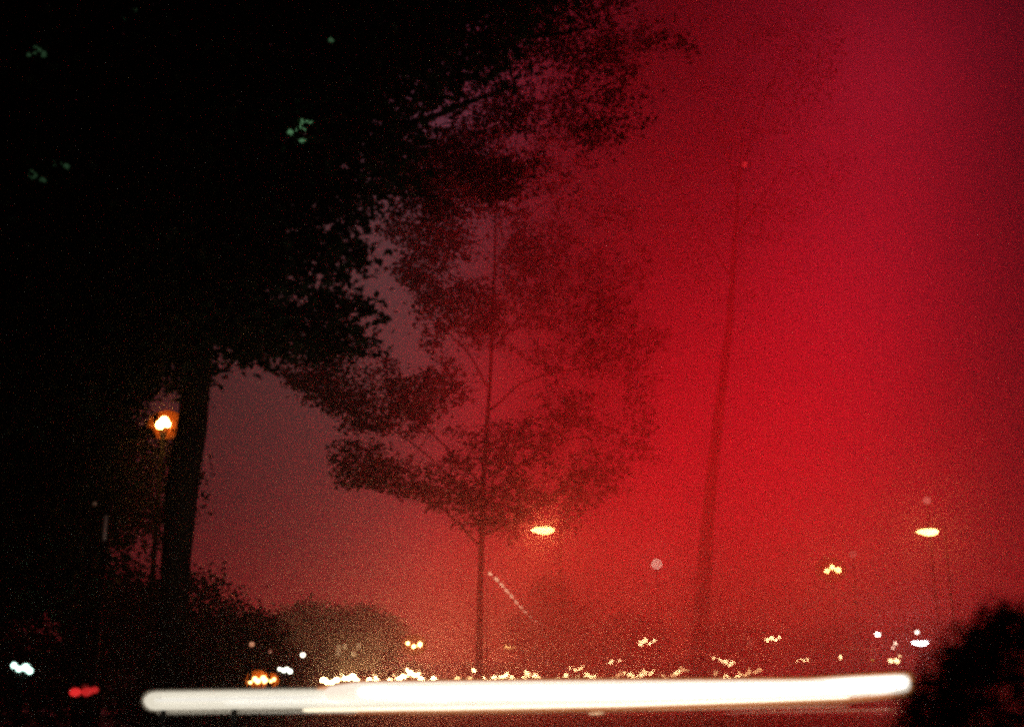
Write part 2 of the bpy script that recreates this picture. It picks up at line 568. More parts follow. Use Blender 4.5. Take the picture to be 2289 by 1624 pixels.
def round_tree(label, px, py_top, d, rx, n, leaf, low=.15, group='dark trees beyond the road', m=None, name='tree', lobes=7):
    """a broad tree: trunk, limbs and a lobed, gappy crown reaching from near the ground to py_top"""
    top = at(px, py_top, d)
    h = top.z - gz(d)
    t = thing(name, label, 'tree', (top.x, d, gz(d)), 0, group)
    cz = h * (.5 + low * .5); rz = h - cz
    centres = []
    for i in range(lobes):
        a = i * 2.399 + random.random(); q = math.sqrt((i + .5) / lobes)
        centres.append((rx * .72 * q * math.cos(a), rx * .72 * q * math.sin(a), cz + rz * .68 * random.uniform(-.9, .75) * (1 - .5 * q * q), rx * random.uniform(.30, .46)))
    centres.append((0, 0, h - rx * .35, rx * .36))
    bm = bmesh.new()
    tube(bm, bend([(0, 0, -.1), (rx * .02, 0, h * .2), (-rx * .02, 0, h * .45), (0, 0, h * .85)], 3, .02), [.035 * h * (1 - .085 * i) for i in range(10)], 9)
    obj('trunk', bm, M_BARK, t)
    bm = bmesh.new(); lim = []
    for c in centres:
        l = bend([(0, 0, h * random.uniform(.18, .5)), (c[0] * .5, c[1] * .5, c[2] * .85), c[:3]], 4, .03); lim.append(l)
    limb_mesh(bm, lim, .012 * h, .003 * h, 6)
    obj('limbs', bm, M_BARK, t)
    per = n // len(centres)
    pts = []
    for c in centres:
        v = RNG.normal(size=(per // 8, 3)); v /= np.linalg.norm(v, axis=1, keepdims=True)
        r = c[3] * RNG.uniform(.35, 1.12, (len(v), 1)) ** .6
        p = np.array(c[:3]) + v * r * np.array([1, 1, .85])
        pts.append(p)
    P = np.concatenate(pts)
    P = P[P[:, 2] > .25]
    P = sprays_to_leaves(P, 8, leaf * 1.7, leaf * 1.1)
    leaf_mesh('crown', P, RNG.uniform(leaf * .7, leaf * 1.3, (len(P), 1)), m or M_LEAF, t)
    return t


round_tree('black bushy tree filling the far left edge behind the orange lamp', 60, 760, 36, 5.6, 36000, .20, 0, None, lobes=12)
round_tree('black tree mass low at left, between tree trunk and cold lamp', 250, 1060, 30, 2.9, 16000, .16, -.1, None, lobes=12)
round_tree('black sloping tree just right of the big trunk', 455, 1268, 36, 2.8, 15000, .18, -.2, None, lobes=12)
round_tree('low black tree at the foot of the dark slope', 585, 1372, 50, 2.1, 9000, .19, -.2, None, lobes=10)
round_tree('broad rounded dark tree behind the parked cars, left of centre', 700, 1338, 120, 6.0, 15000, .40, -.1, None, lobes=12)
round_tree('smaller rounded dark tree right of the broad rounded one', 815, 1352, 132, 5.2, 12000, .42, -.1, None, lobes=11)
round_tree('faint round tree behind the slender trunk, under the diagonal light string', 1225, 1292, 125, 5.0, 10000, .42, -.1, None, lobes=9)
round_tree('faint low tree under the pale pink lamp', 1400, 1382, 170, 6.2, 8000, .55, -.1, None, lobes=9)
round_tree('faint low tree beside the base of the leaning trunk', 1650, 1392, 180, 7.0, 8000, .55, -.1, None, lobes=9)
round_tree('faint low tree near the right end of the light band', 1850, 1400, 190, 7.5, 8000, .55, -.1, None, lobes=9)
round_tree('faint low tree at the far right, beside the black bush', 2080, 1380, 190, 8.0, 8000, .55, -.1, None, lobes=9)

# --- near rounded bush, bottom right corner
BD = 3.2
bt = thing('bush', 'close black rounded bush filling the bottom right corner', 'bush', (1.745, BD + .45, 0))
bc = at(2290, 1478, BD + .45)
bm = bmesh.new()
for i in range(9):
    a = random.uniform(0, 6.28); r = random.uniform(.1, .45)
    tube(bm, bend([(r * .2 * math.cos(a), r * .2 * math.sin(a), -.05), (r * .7 * math.cos(a), r * .7 * math.sin(a), 1.1), (r * math.cos(a), r * math.sin(a), 2.2)], 4, .02), .014, 6)
obj('stems', bm, M_BARK, bt)
v = RNG.normal(size=(9000, 3)); v /= np.linalg.norm(v, axis=1, keepdims=True)
zz = v[:, 2:3]
P = np.concatenate([v[:, :1] * .54, v[:, 1:2] * .54, 1.42 + zz * 1.17], 1) * 1.0
sq = np.maximum(np.abs(v[:, 2]), 1e-3)
# clipped shrub: fuller towards the sides than a plain ball
rad = .60 * (1 - np.clip(np.abs(P[:, 2] - 1.3) / 1.32, 0, 1) ** 5.5) ** .5
ang = np.arctan2(v[:, 1], v[:, 0])
P[:, 0] = rad * np.cos(ang) * RNG.uniform(.72, 1.0, len(v)); P[:, 1] = rad * np.sin(ang) * RNG.uniform(.72, 1.0, len(v))
P = P[P[:, 2] > .05]
leaf_mesh('crown', sprays_to_leaves(P, 5, .03, .03), RNG.uniform(.022, .042, (len(P) * 5, 1)), M_LEAF, bt)


# ================================================================== lamps
_rf = {}


def halo_dish(v):  # orange of the lamp halo, put into the colour of an added dish
    k = round(v, 4)
    if k not in _rf:
        _rf[k] = mat('halo_orange', (min(.5, 3.4 * v), min(.3, .9 * v), min(.1, .12 * v)), .8, var=.2, scale=6, spec=.05)
    return _rf[k]


def street_lamp(label, px, py, d, shape, colour, strength, size, group, cat='street lamp', arm=1, name='street_lamp', halo=False, tight=1.0):
    """mast with a lamp head; shape: cobra (almond lens), globes (row of globes in a shallow V), single"""
    p = at(px, py, d)
    h = p.z - gz(d)
    off = .0 if shape != 'cobra' else .9 * arm
    t = thing(name, label, cat, (p.x + off, p.y, gz(d)), 0, group)
    E = emit(('halo_' if halo else 'lit_') + shape, colour, strength)
    s = size * d / FPX                                   # lamp width in metres
    bm = bmesh.new()
    ptop = h + (.25 if shape == 'cobra' else -.55 * s)
    pr = max(.045, .008 * h)
    lathe(bm, [(pr * 2.4, -.05), (pr * 2.4, .25), (pr * 1.5, .4), (pr * 1.2, .8), (pr * .75, max(1.0, ptop))], 10)
    obj('pole', bm, M_BLACK, t)
    if shape == 'cobra':
        bm = bmesh.new()
        tube(bm, bend([(0, 0, ptop - .05), (-off * .3, 0, ptop + .18), (-off * .8, 0, h + .22)], 4, 0), .035, 7)
        obj('arm', bm, M_METAL, t)
        bm = bmesh.new()
        ball(bm, (-off, 0, h + s * .17), s * .5, 2, (1.05, .5, .22))
        obj('lamp_head', bm, M_HOUS, t)
        bm = bmesh.new()
        ball(bm, (-off, 0, h), s * .5, 3, (1, .55, .40))
        for vv in bm.verts:                               # drawn out to a point at one end
            if vv.co.x < -off:
                u = (-off - vv.co.x) / (s * .5)
                vv.co.z = h + (vv.co.z - h) * (1 - .55 * u); vv.co.x -= .1 * s * u
        obj('lens', bm, E, t)
    elif shape == 'globes':
        n = random.choice((3, 4, 4, 5))
        xs = [(-.42 + .84 * k / (n - 1)) + random.uniform(-.05, .05) for k in range(n)]
        ph = random.uniform(-.5, .5)
        zs = [(.11 if k % 2 else -.07) * random.uniform(.4, 1.2) * (1 if ph > 0 else -1) + ph * .35 * xs[k] for k in range(n)]
        xs = [x * tight for x in xs]
        bm = bmesh.new()
        for x, z in zip(xs, zs):
            tube(bm, [(0, 0, ptop - .05), (x * s * .5, 0, ptop - .02), (x * s, 0, h + (z - .18) * s)], .02 + .006 * s, 6)
        obj('bracket', bm, M_BLACK, t)
        bm = bmesh.new()
        rd_ = [(.86, .30), (.82, .32), (.45, .36), (.05, .38)]
        rg = [[bm.verts.new((r_ * s * math.cos(k * math.pi / 8), y_ * s, h + r_ * s * .8 * math.sin(k * math.pi / 8))) for k in range(16)] for r_, y_ in rd_]
        for a_, b_ in zip(rg[:-1], rg[1:]):
            for k in range(16):
                bm.faces.new((a_[k], a_[(k + 1) % 16], b_[(k + 1) % 16], b_[k]))
        bm.faces.new(rg[-1])
        if colour[2] < .2:
            v_ = 1.0 / strength
            obj('halo_dish', bm, halo_dish(v_), t)  # added dish behind the bulbs, imitates their halo
        else:
            bm.free()
        for x, z in zip(xs, zs):
            q = random.uniform(.12, .20)
            bm = bmesh.new(); ball(bm, (x * s, 0, h + z * s), s * q, 1 if d > 80 else 2, (1, 1, 1))
            obj('globe', bm, E, t)
    else:
        bm = bmesh.new()
        lathe(bm, [(s * .2, -.62 * s), (s * .32, -.55 * s), (s * .3, -.46 * s)], 10, (0, 0, h))
        obj('collar', bm, M_HOUS, t)
        bm = bmesh.new(); ball(bm, (0, 0, h), s * .5, 2, (1, 1, .95))
        obj('globe', bm, E, t)
        bm = bmesh.new()
        lathe(bm, [(s * .34, .42 * s), (s * .26, .52 * s), (s * .08, .6 * s)], 10, (0, 0, h))
        obj('cap', bm, M_HOUS, t)
    return t


G1, G2, G3 = 'tall street lamps along the road', 'low street lamps near the horizon', 'small faint lamps'
street_lamp('glowing orange lamp with wide halo beside the big left trunk', 367, 946, 23, 'globes', (1, .42, .09), 60, 50, G1, halo=True, tight=.42)
street_lamp('almond-shaped orange lamp below the slender tree crown', 1215, 1184, 62, 'cobra', SOD, 50, 48, G1, halo=True)
street_lamp('almond-shaped orange lamp near the right edge', 2075, 1188, 62, 'cobra', SOD, 26, 46, G1)
street_lamp('double-bulb orange lamp right of the leaning trunk', 1860, 1272, 86, 'globes', SOD, 45, 42, G1, tight=.7)
street_lamp('round pale pink lamp between two trunks', 1468, 1260, 70, 'single', (1, .62, .46), 9, 26, G1)
street_lamp('faint pink lamp above the right edge almond lamp', 2072, 1118, 80, 'single', (1, .25, .2), 1.6, 18, G3)
street_lamp('faint pink lamp just above the double-bulb lamp', 1907, 1238, 95, 'single', (1, .2, .15), 1.8, 18, G3)
street_lamp('orange lamp with halo low left of centre', 925, 1440, 100, 'globes', SOD, 22, 34, G2, halo=True)
street_lamp('small orange lamp just right of the slender trunk base', 1141, 1446, 130, 'globes', SOD, 14, 20, G2)
street_lamp('bright low lamp below the pale pink lamp', 1447, 1435, 120, 'globes', WARM, 45, 34, G2)
street_lamp('low lamp right of the leaning trunk base', 1730, 1427, 120, 'globes', WARM, 45, 32, G2)
street_lamp('blurry dim pink lamp left of the low right lamp', 1677, 1435, 110, 'single', (1, .3, .2), 1.6, 16, G3)
street_lamp('small white lamp above the right end of the light band', 1962, 1417, 110, 'single', (1, .85, .7), 30, 13, G2)
street_lamp('white lamp drawn wide beside the black bush', 2057, 1436, 90, 'cobra', (.95, .95, 1), 30, 34, G2)
street_lamp('small white lamp above the wide white one', 2050, 1412, 120, 'single', (1, .85, .7), 14, 10, G2)
street_lamp('tiny lamp left of the wide white one', 2002, 1437, 130, 'single', (1, .7, .5), 10, 9, G3)
street_lamp('tiny lamp under the tiny lamp near the black bush', 1996, 1447, 130, 'single', (1, .7, .5), 8, 8, G3)
street_lamp('small orange lamp above the band, right part', 1877, 1468, 120, 'single', WARM, 30, 11, G3)
street_lamp('left one of two joined small lamps by the band end', 1991, 1476, 110, 'single', WARM, 20, 11, G3)
street_lamp('right one of two joined small lamps by the band end', 2005, 1476, 110, 'single', WARM, 20, 12, G3)
street_lamp('tiny lamp above the two joined small lamps', 2011, 1465, 120, 'single', WARM, 8, 7, G3)
street_lamp('tiny dim green lamp right of the small orange lamp', 1950, 1474, 130, 'single', (.7, .8, .1), 2.0, 6, G3)
street_lamp('hooked orange lamp above the band, right of the leaning trunk', 1790, 1475, 120, 'globes', WARM, 35, 17, G3)
street_lamp('dot-like lamp right of the hooked lamp', 1805, 1473, 120, 'single', WARM, 25, 7, G3)
street_lamp('white-green lamp glaring at the far left edge', 50, 1491, 14.5, 'globes', COLD, 4.5, 40, None)
street_lamp('cold white lamp left of the car row, among dark trees', 637, 1496, 33, 'globes', (.95, 1, .8), 5, 25, None)
street_lamp('small cold lamp up right of the cold white one', 677, 1463, 46, 'single', (1, .9, .7), 4, 11, G3)
street_lamp('faint orange lamp in the dark left of the rounded tree', 563, 1439, 33, 'single', (1, .4, .22), .5, 12, G3)
street_lamp('barely visible red lamp over the two low left lights', 604, 1455, 33, 'single', (1, .3, .2), .18, 9, G3)
street_lamp('wavy lamp high above the middle of the car row', 1373, 1481, 130, 'globes', WARM, 40, 29, G2)
street_lamp('first of two stacked wavy lamps by the leaning trunk', 1605, 1474, 130, 'globes', WARM, 35, 24, G2)
street_lamp('second and larger of two wavy lamps by the leaning trunk', 1635, 1483, 130, 'globes', WARM, 40, 32, G2)
street_lamp('dim brown speck of a lamp in the black left area', 212, 1125, 14.5, 'single', (1, .5, .3), .06, 9, G3)
street_lamp('left one of two amber lights at the foot of dark trees', 573, 1520, 33, 'globes', SOD, 7, 32, None)
street_lamp('right one of two amber lights at the foot of dark trees', 602, 1520, 33, 'globes', SOD, 7, 24, None)

# --- small red lamp fixed to the leaning trunk
p = at(1664, 368, 69.3)
t = thing('signal_lamp', 'tiny red lamp high on the leaning trunk', 'signal lamp', p)
bm = bmesh.new(); tube(bm, [(-.35, .5, -.12), (-.1, .1, -.14), (0, 0, -.1)], .025, 6); obj('bracket', bm, M_BLACK, t)
bm = bmesh.new(); ball(bm, (0, 0, 0), .19, 2); obj('red_lens', bm, emit('beacon_red', (1, .03, .04), 8), t)

# --- green glimmers among the leaves, put in as small added globes on cords
def glint(label, spots, d, strength):
    x0, y0, r0 = spots[0]
    c = at(x0, y0, d)
    t = thing('green_glint', label, 'glint', c, 0, 'green glimmers added in the near canopy')
    E = emit('lit_green', (.28, .70, .32), strength)
    for x, y, r in spots:
        q = at(x, y, d + random.uniform(-.1, .1)) - c
        rr = r * d / FPX
        bm = bmesh.new(); ball(bm, q, rr, 2, (1, 1, .9))
        for vv in bm.verts:
            vv.co += Vector((random.uniform(-1, 1), random.uniform(-1, 1), random.uniform(-1, 1))) * rr * .34
        obj('globe', bm, E, t)
        bm = bmesh.new(); tube(bm, [q + Vector((0, 0, rr * .8)), q + Vector((.02, 0, .5)), q + Vector((0, .03, 1.1))], .005, 5)
        obj('cord', bm, M_CORD, t)


glint('brightest cluster of three dim green glimmers in the dark canopy', [(688, 278, 17), (655, 295, 12), (675, 312, 8)], 15.0, .24)
glint('faint green glimmers in the upper left corner of the canopy', [(82, 114, 11), (95, 120, 8), (64, 122, 5)], 14.6, .05)
glint('faint green glimmers at the left edge, middle of the canopy', [(128, 368, 10), (150, 372, 8)], 14.6, .05)
glint('faint green glimmers low at the left edge of the canopy', [(73, 388, 12), (96, 402, 7)], 14.6, .04)
glint('single green glimmer high in the canopy, left of centre', [(740, 90, 6)], 14.4, .10)
glint('faint green glimmers near the top edge of the canopy', [(272, 42, 7), (300, 25, 6)], 14.6, .04)

# ================================================================== string of lights (diagonal, dotted)
d = 58
curve = [(1096, 1282), (1110, 1294), (1122, 1307), (1133, 1320), (1144, 1332), (1154, 1345), (1164, 1356), (1174, 1367), (1186, 1378), (1198, 1387), (1208, 1392)]
c0 = at(*curve[0], d)
t = thing('light_string', 'diagonal string of small pale lights right of the slender trunk', 'light string', (c0.x, c0.y, 0))
loc = Vector((c0.x, c0.y, 0))
pole_b = at(1090, HOR, d); pole_b.z = 0
bm = bmesh.new()
tube(bm, [(-.15, .05, -.05), (-.15, .05, c0.z + .15)], [.05, .03], 8)
e = at(*curve[-1], d) - loc
tube(bm, [(e.x + .15, e.y + .05, -.05), (e.x + .15, e.y + .05, e.z + .1)], [.05, .03], 8)
obj('pole', bm, M_METAL, t)
bm = bmesh.new()
tube(bm, [Vector((-.15, .05, c0.z + .12))] + [at(x, y, d) - loc + Vector((0, .02, .05)) for x, y in curve] + [Vector((e.x + .15, e.y + .05, e.z + .08))], .008, 5)
obj('cord', bm, M_CORD, t)
for i, (x, y) in enumerate(curve):
    q = at(x, y, d) - loc
    dirv = (at(*curve[min(i + 1, 10)], d) - at(*curve[max(i - 1, 0)], d)).normalized()
    s = (.085, .1, .1, .1, .1, .09, .08, .07, .055, .045, .035)[i]
    bm = bmesh.new(); ball(bm, (0, 0, 0), s, 2, (1.5, .8, .8))
    for vv in bm.verts:
        vv.co.rotate(Matrix.Rotation(-math.atan2(dirv.z, dirv.x), 3, 'Y'))
        vv.co += q
    obj('bulb', bm, emit('lit_string', (1, .62, .36), 3.6 if i < 8 else 2.4), t)

# --- dim reddish signal strip at far left
p = at(237, 1180, 14.5)
t = thing('light_strip', 'faint brown vertical light strip in the black left area', 'light', (p.x, 14.5, 0))
bm = bmesh.new(); tube(bm, [(0, .04, -.05), (0, .04, p.z + .35)], .035, 8); obj('pole', bm, M_METAL, t)
bm = bmesh.new(); box(bm, (0, -.03, p.z), (.035, .04, .32), .01); obj('diffuser', bm, emit('lit_strip', (1, .5, .38), .025), t)

# ================================================================== long white headlight trail, its light shaped as glowing tubes on added posts
def band_pts(pxs, depth):
    return [at(x, y, depth(x)) for x, y in pxs]


def dep(x):
    return 13.6 - .8 * (x - 320) / 1715


bl = at(330, 1567, dep(330))
LB = thing('light_trail', 'long glaring white band of light, a headlight trail, low along the road', 'light band', (bl.x, bl.y, 0))
LBL = Vector((bl.x, bl.y, 0))


def ribbon(name, top, bot, depth_off, thick, E, n=40):
    """a glowing tube with an oval section between two edge curves (survey pixels), rounded at both ends"""
    x0, x1 = top[0][0], top[-1][0]
    f = lambda tb, x: float(np.interp(x, [q[0] for q in tb], [q[1] for q in tb]))
    bm = bmesh.new(); rings = []
    xs = list(np.linspace(x0, x1, n))
    endw = [0, 2, 5, 9, 14]
    xs = [x0 + w for w in endw] + [x for x in xs if x0 + 16 < x < x1 - 16] + [x1 - w for w in endw[::-1]]
    for x in xs:
        dd = dep(x) + depth_off * .33
        a, b = at(x, f(top, x), dd) - LBL, at(x, f(bot, x), dd) - LBL
        e = min(1, (x - x0 + .4) / 18, (x1 - x + .4) / 14)
        e = math.sqrt(max(.02, 1 - (1 - e) ** 2))
        c, hv = (a + b) / 2, (a - b) / 2 * e
        rings.append([bm.verts.new(c + hv * math.sin(k * math.pi / 6) + Vector((0, .33 * thick * e * math.cos(k * math.pi / 6), 0))) for k in range(12)])
    for r1, r2 in zip(rings[:-1], rings[1:]):
        for k in range(12):
            bm.faces.new((r1[k], r1[(k + 1) % 12], r2[(k + 1) % 12], r2[k]))
    bm.faces.new(rings[0][::-1]); bm.faces.new(rings[-1])
    return obj(name, bm, E, LB)


ribbon('trail_glow', [(322, 1550), (345, 1546), (700, 1541), (1000, 1536), (1400, 1533)], [(322, 1580), (340, 1586), (700, 1581), (1000, 1577), (1400, 1570)], 0, .16, emit('band_grey', (1, .92, .74), .78))
ribbon('trail_glow', [(345, 1560), (700, 1554), (1200, 1550)], [(345, 1567), (700, 1563), (1200, 1560)], -.4, .05, emit('band_core', (1, .95, .84), .9))
ribbon('trail_glow', [(500, 1569), (800, 1566), (1200, 1563)], [(500, 1573), (800, 1570), (1200, 1567)], -.4, .04, emit('band_core', (1, .95, .84), .9))
ribbon('trail_glow', [(350, 1589), (800, 1589)], [(350, 1598), (800, 1594)], .3, .03, emit('band_faint', (1, .75, .5), .03))
ribbon('trail_glow', [(690, 1534), (800, 1517), (1200, 1514), (1800, 1511), (1900, 1504), (2000, 1499), (2046, 1497)],
       [(690, 1598), (1000, 1598), (1400, 1591), (1700, 1581), (1900, 1572), (2000, 1562), (2046, 1557)], .6, .04, emit('band_halo', (1, .22, .07), .16))  # widest tube: soft glow around the trail put in as dim orange
ribbon('trail_glow', [(316, 1545), (345, 1540), (760, 1534)], [(316, 1585), (345, 1591), (760, 1588)], .5, .04, emit('band_dim', (1, .80, .55), .10))  # warm glow around the trail's left part, put in as a dim tube
ribbon('trail_glow', [(700, 1536), (800, 1520), (1200, 1517), (1500, 1516), (1800, 1514), (1900, 1507), (2000, 1502), (2040, 1501)],
       [(700, 1590), (1000, 1590), (1400, 1583), (1700, 1573), (1900, 1564), (2000, 1554), (2040, 1549)], .35, .06, emit('band_fringe', (1, .34, .10), .55))  # orange fringe of glare put in as a tube behind the white
ribbon('trail_glow', [(1450, 1585), (1900, 1577)], [(1450, 1587), (1900, 1579)], .5, .02, emit('band_thin', (1, .35, .12), .30))
ribbon('trail_glow', [(1620, 1592), (2000, 1584)], [(1620, 1593), (2000, 1586)], .5, .02, emit('band_thin', (1, .35, .12), .22))
ribbon('trail_glow', [(1315, 1593), (1350, 1592)], [(1315, 1596), (1350, 1595)], .5, .02, emit('band_thin_bright', (1, .62, .3), .8))
ribbon('trail_glow', [(725, 1534), (800, 1524), (1200, 1521), (1500, 1520), (1800, 1518), (1900, 1511), (2000, 1506), (2036, 1505)],
       [(725, 1566), (1000, 1574), (1400, 1570), (1700, 1564), (1900, 1557), (2000, 1550), (2036, 1546)], -.5, .2, emit('band_cream', (1, .86, .70), 1.0))
ribbon('trail_glow', [(800, 1535), (1200, 1531), (1500, 1528), (1800, 1525), (1900, 1517), (2000, 1511), (2030, 1510)],
       [(800, 1556), (1200, 1562), (1500, 1560), (1800, 1553), (1900, 1549), (2000, 1542), (2030, 1538)], -1.2, .1, emit('band_white', (1, .93, .82), 2.2))
ribbon('trail_glow', [(1000, 1567), (1500, 1562), (1950, 1549)], [(1000, 1569), (1500, 1564), (1950, 1551)], -1.6, .02, emit('band_streak', (1, .74, .48), .8))
ribbon('trail_glow', [(860, 1531), (1500, 1526), (1850, 1522)], [(860, 1533), (1500, 1528), (1850, 1524)], -1.6, .02, emit('band_streak', (1, .74, .48), .8))
ribbon('trail_glow', [(676, 1582), (1000, 1578), (1400, 1571), (1700, 1563), (1900, 1556)], [(676, 1590), (1000, 1586), (1400, 1578), (1700, 1568), (1900, 1560)], -.8, .07, emit('band_edge', (1, .84, .58), 1.5))
for x in (360, 520):
    dd = dep(x) - .05
    q = at(x, 1560, dd) - LBL
    bm = bmesh.new(); tube(bm, [(q.x, q.y + .12, -.05), (q.x, q.y + .12, q.z)], .03, 8); tube(bm, [(q.x, q.y + .12, q.z - .03), (q.x, q.y, q.z)], .015, 6)
    obj('post', bm, M_BLACK, LB)

q1 = at(2034, 1527, dep(2034)) - LBL; q2 = at(2100, 1527, dep(2034)) - LBL
bm = bmesh.new(); tube(bm, [(q1.x - .1, q1.y, q1.z), (q2.x, q2.y, q2.z)], .012, 6); tube(bm, [(q2.x, q2.y, -.05), (q2.x, q2.y, q2.z + .03)], .03, 8)
obj('post', bm, M_BLACK, LB)

# ================================================================== cars with headlights on
def make_car(paint, lit):
    t = thing('car', 'car', 'car')
    # body loft along y (front towards -y): sections of (y, half width, z bottom, z belt)
    secs = [(-2.12, .62, .34, .58), (-2.05, .80, .24, .68), (-1.6, .85, .20, .80), (-.8, .87, .20, .90), (.6, .87, .20, .93), (1.6, .85, .22, .92), (2.02, .80, .28, .86), (2.10, .66, .38, .74)]
    bm = bmesh.new(); rings = []
    for y, w, z0, z1 in secs:
        m_ = (z0 + z1) / 2
        rings.append([bm.verts.new(p) for p in ((-w * .9, y, z0), (w * .9, y, z0), (w, y, z0 + .12), (w * 1.02, y, m_), (w * .97, y, z1 - .06), (w * .86, y, z1), (-w * .86, y, z1), (-w * .97, y, z1 - .06), (-w * 1.02, y, m_), (-w, y, z0 + .12))])
    for a, b in zip(rings[:-1], rings[1:]):
        for k in range(10):
            bm.faces.new((a[k], a[(k + 1) % 10], b[(k + 1) % 10], b[k]))
    bm.faces.new(rings[0][::-1]); bm.faces.new(rings[-1])
    obj('body', bm, CARPAINT[paint], t)
    bm = bmesh.new(); rings = []
    for y, w, z in ((-.95, .74, .90), (-.35, .66, 1.36), (.1, .64, 1.44), (.9, .63, 1.42), (1.65, .70, .95)):
        zb = .86
        rings.append([bm.verts.new(p) for p in ((-.78, y, zb), (.78, y, zb), (w, y, z - .05), (w * .88, y, z), (-w * .88, y, z), (-w, y, z - .05))])
    for a, b in zip(rings[:-1], rings[1:]):
        for k in range(6):
            bm.faces.new((a[k], a[(k + 1) % 6], b[(k + 1) % 6], b[k]))
    bm.faces.new(rings[0][::-1]); bm.faces.new(rings[-1])
    obj('cabin', bm, CARPAINT[paint], t)
    bm = bmesh.new()
    vs = [bm.verts.new(p) for p in ((-.68, -.90, .965), (.68, -.90, .965), (.60, -.385, 1.36), (-.60, -.385, 1.36))]
    f = bm.faces.new(vs)
    bmesh.ops.solidify(bm, geom=[f], thickness=.012)
    ob = obj('windscreen', bm, M_GLASS, t, smooth=False); ob.location.y = -.02
    for sx in (-1, 1):
        for y in (-1.32, 1.30):
            w = None
            bm = bmesh.new()
            prof = [(.20, -.09), (.29, -.10), (.315, -.07), (.315, .07), (.29, .10), (.20, .05)]
            rr = []
            for r_, x_ in prof:
                rr.append([bm.verts.new((sx * .80 + x_, y + r_ * math.cos(k * math.pi / 8), .312 + r_ * math.sin(k * math.pi / 8))) for k in range(16)])
            for a, b in zip(rr, rr[1:] + rr[:1]):
                for k in range(16):
                    bm.faces.new((a[k], a[(k + 1) % 16], b[(k + 1) % 16], b[k]))
            w = obj('wheel', bm, M_RUB, t)
            bm = bmesh.new()
            tube(bm, [(sx * .74, y, .312), (sx * .86, y, .312)], .205, 14)
            obj('rim', bm, M_CHROME, w)
        if lit:
            bm = bmesh.new(); ball(bm, (sx * .58, -2.05, .66), .32, 1, (1.0, .45, .75)); obj('headlight', bm, M_LIT, t)
            bm = bmesh.new(); ball(bm, (sx * .22, -2.10, .46), .26, 1, (1.1, .45, .75)); obj('fog_lamp', bm, M_LIT, t)
    bm = bmesh.new(); box(bm, (0, -2.10, .56), (.60, .06, .12), .02); obj('grille', bm, M_CORD, t)
    bm = bmesh.new(); box(bm, (0, -2.02, .32), (1.36, .16, .14), .04); obj('bumper', bm, M_HOUS, t)
    return t


M_LIT = emit('headlight_lit', (1, .80, .52), 60)
cars_px = [(750, 1517, 1), (789, 1518, 1), (820, 1518, .9), (846, 1518, 1), (866, 1516, .9), (895, 1510, 1.1), (925, 1496, 1), (936, 1508, 1), (959, 1515, 1), (1046, 1498, 1.1), (1041, 1515, .5),
           (1094, 1513, .8), (1120, 1509, 1), (1139, 1503, 1), (1156, 1510, 1), (1172, 1508, .9), (1183, 1495, 1), (1186, 1514, 1), (1206, 1505, 1), (1227, 1511, .7), (1244, 1504, 1), (1250, 1513, .9),
           (1284, 1491, 1), (1318, 1506, 1.1), (1350, 1509, .6), (1367, 1504, .6), (1385, 1513, .8), (1403, 1494, 1), (1414, 1509, .9), (1439, 1499, 1), (1478, 1508, .4), (1494, 1503, 1), (1520, 1499, .4),
           (1587, 1491, .9), (1598, 1503, .4), (1621, 1507, .8), (1645, 1502, .5), (1667, 1499, .3)]
ORD = ['first', 'second', 'third', 'fourth', 'fifth', 'sixth', 'seventh', 'eighth', 'ninth', 'tenth', 'eleventh', 'twelfth', 'thirteenth', 'fourteenth', 'fifteenth', 'sixteenth', 'seventeenth', 'eighteenth', 'nineteenth', 'twentieth',
       'twenty-first', 'twenty-second', 'twenty-third', 'twenty-fourth', 'twenty-fifth', 'twenty-sixth', 'twenty-seventh', 'twenty-eighth', 'twenty-ninth', 'thirtieth', 'thirty-first', 'thirty-second', 'thirty-third', 'thirty-fourth', 'thirty-fifth', 'thirty-sixth', 'thirty-seventh', 'thirty-eighth']
protos = {}
cars_px.sort()


def car_depth(y):
    f = lambda d: EYE.z - (y - HOR) / FPX * d - gz(d) - .58
    lo, hi = 100.0, 160.0
    for _ in range(40):
        m_ = (lo + hi) / 2
        if f(m_) > 0: lo = m_
        else: hi = m_
    return lo


spots = []
for (x, y, s) in cars_px:                                # no two cars in one spot
    for dy in (0, -3, 3, -6, 6, -9, -12, 9, -15, -18):
        yy = y + dy
        if not 1483 <= yy <= 1519: continue
        dd = car_depth(yy); xx = (x - CX) / FPX * dd
        if all(abs(xx - a) > 1.95 or abs(dd - b) > 4.6 for a, b, _ in spots):
            spots.append((xx, dd, s)); break
spots.sort(key=lambda q: q[0] / q[1])
for i, (xx, dd, s) in enumerate(spots):
    k = i % 4
    M_LIT = emit('headlight_lit', (1, .66, .28), 42) if s >= .8 else emit('headlight_dim', (1, .55, .22), 15)
    key = (k, s >= .8)
    if key not in protos:
        c = make_car(k, True); protos[key] = c
    else:
        c = copy_tree(protos[key])
    c.location = (xx, dd + 2.1, gz(dd + 1.0)); c.rotation_euler = (math.atan(2.3 / 48), 0, random.uniform(-.06, .06))
    tag(c, f'car with {"glaring" if s >= .8 else "dim orange"} headlights, {ORD[i]} from the left in the distant row', 'car', 'cars with headlights on in the distant row')

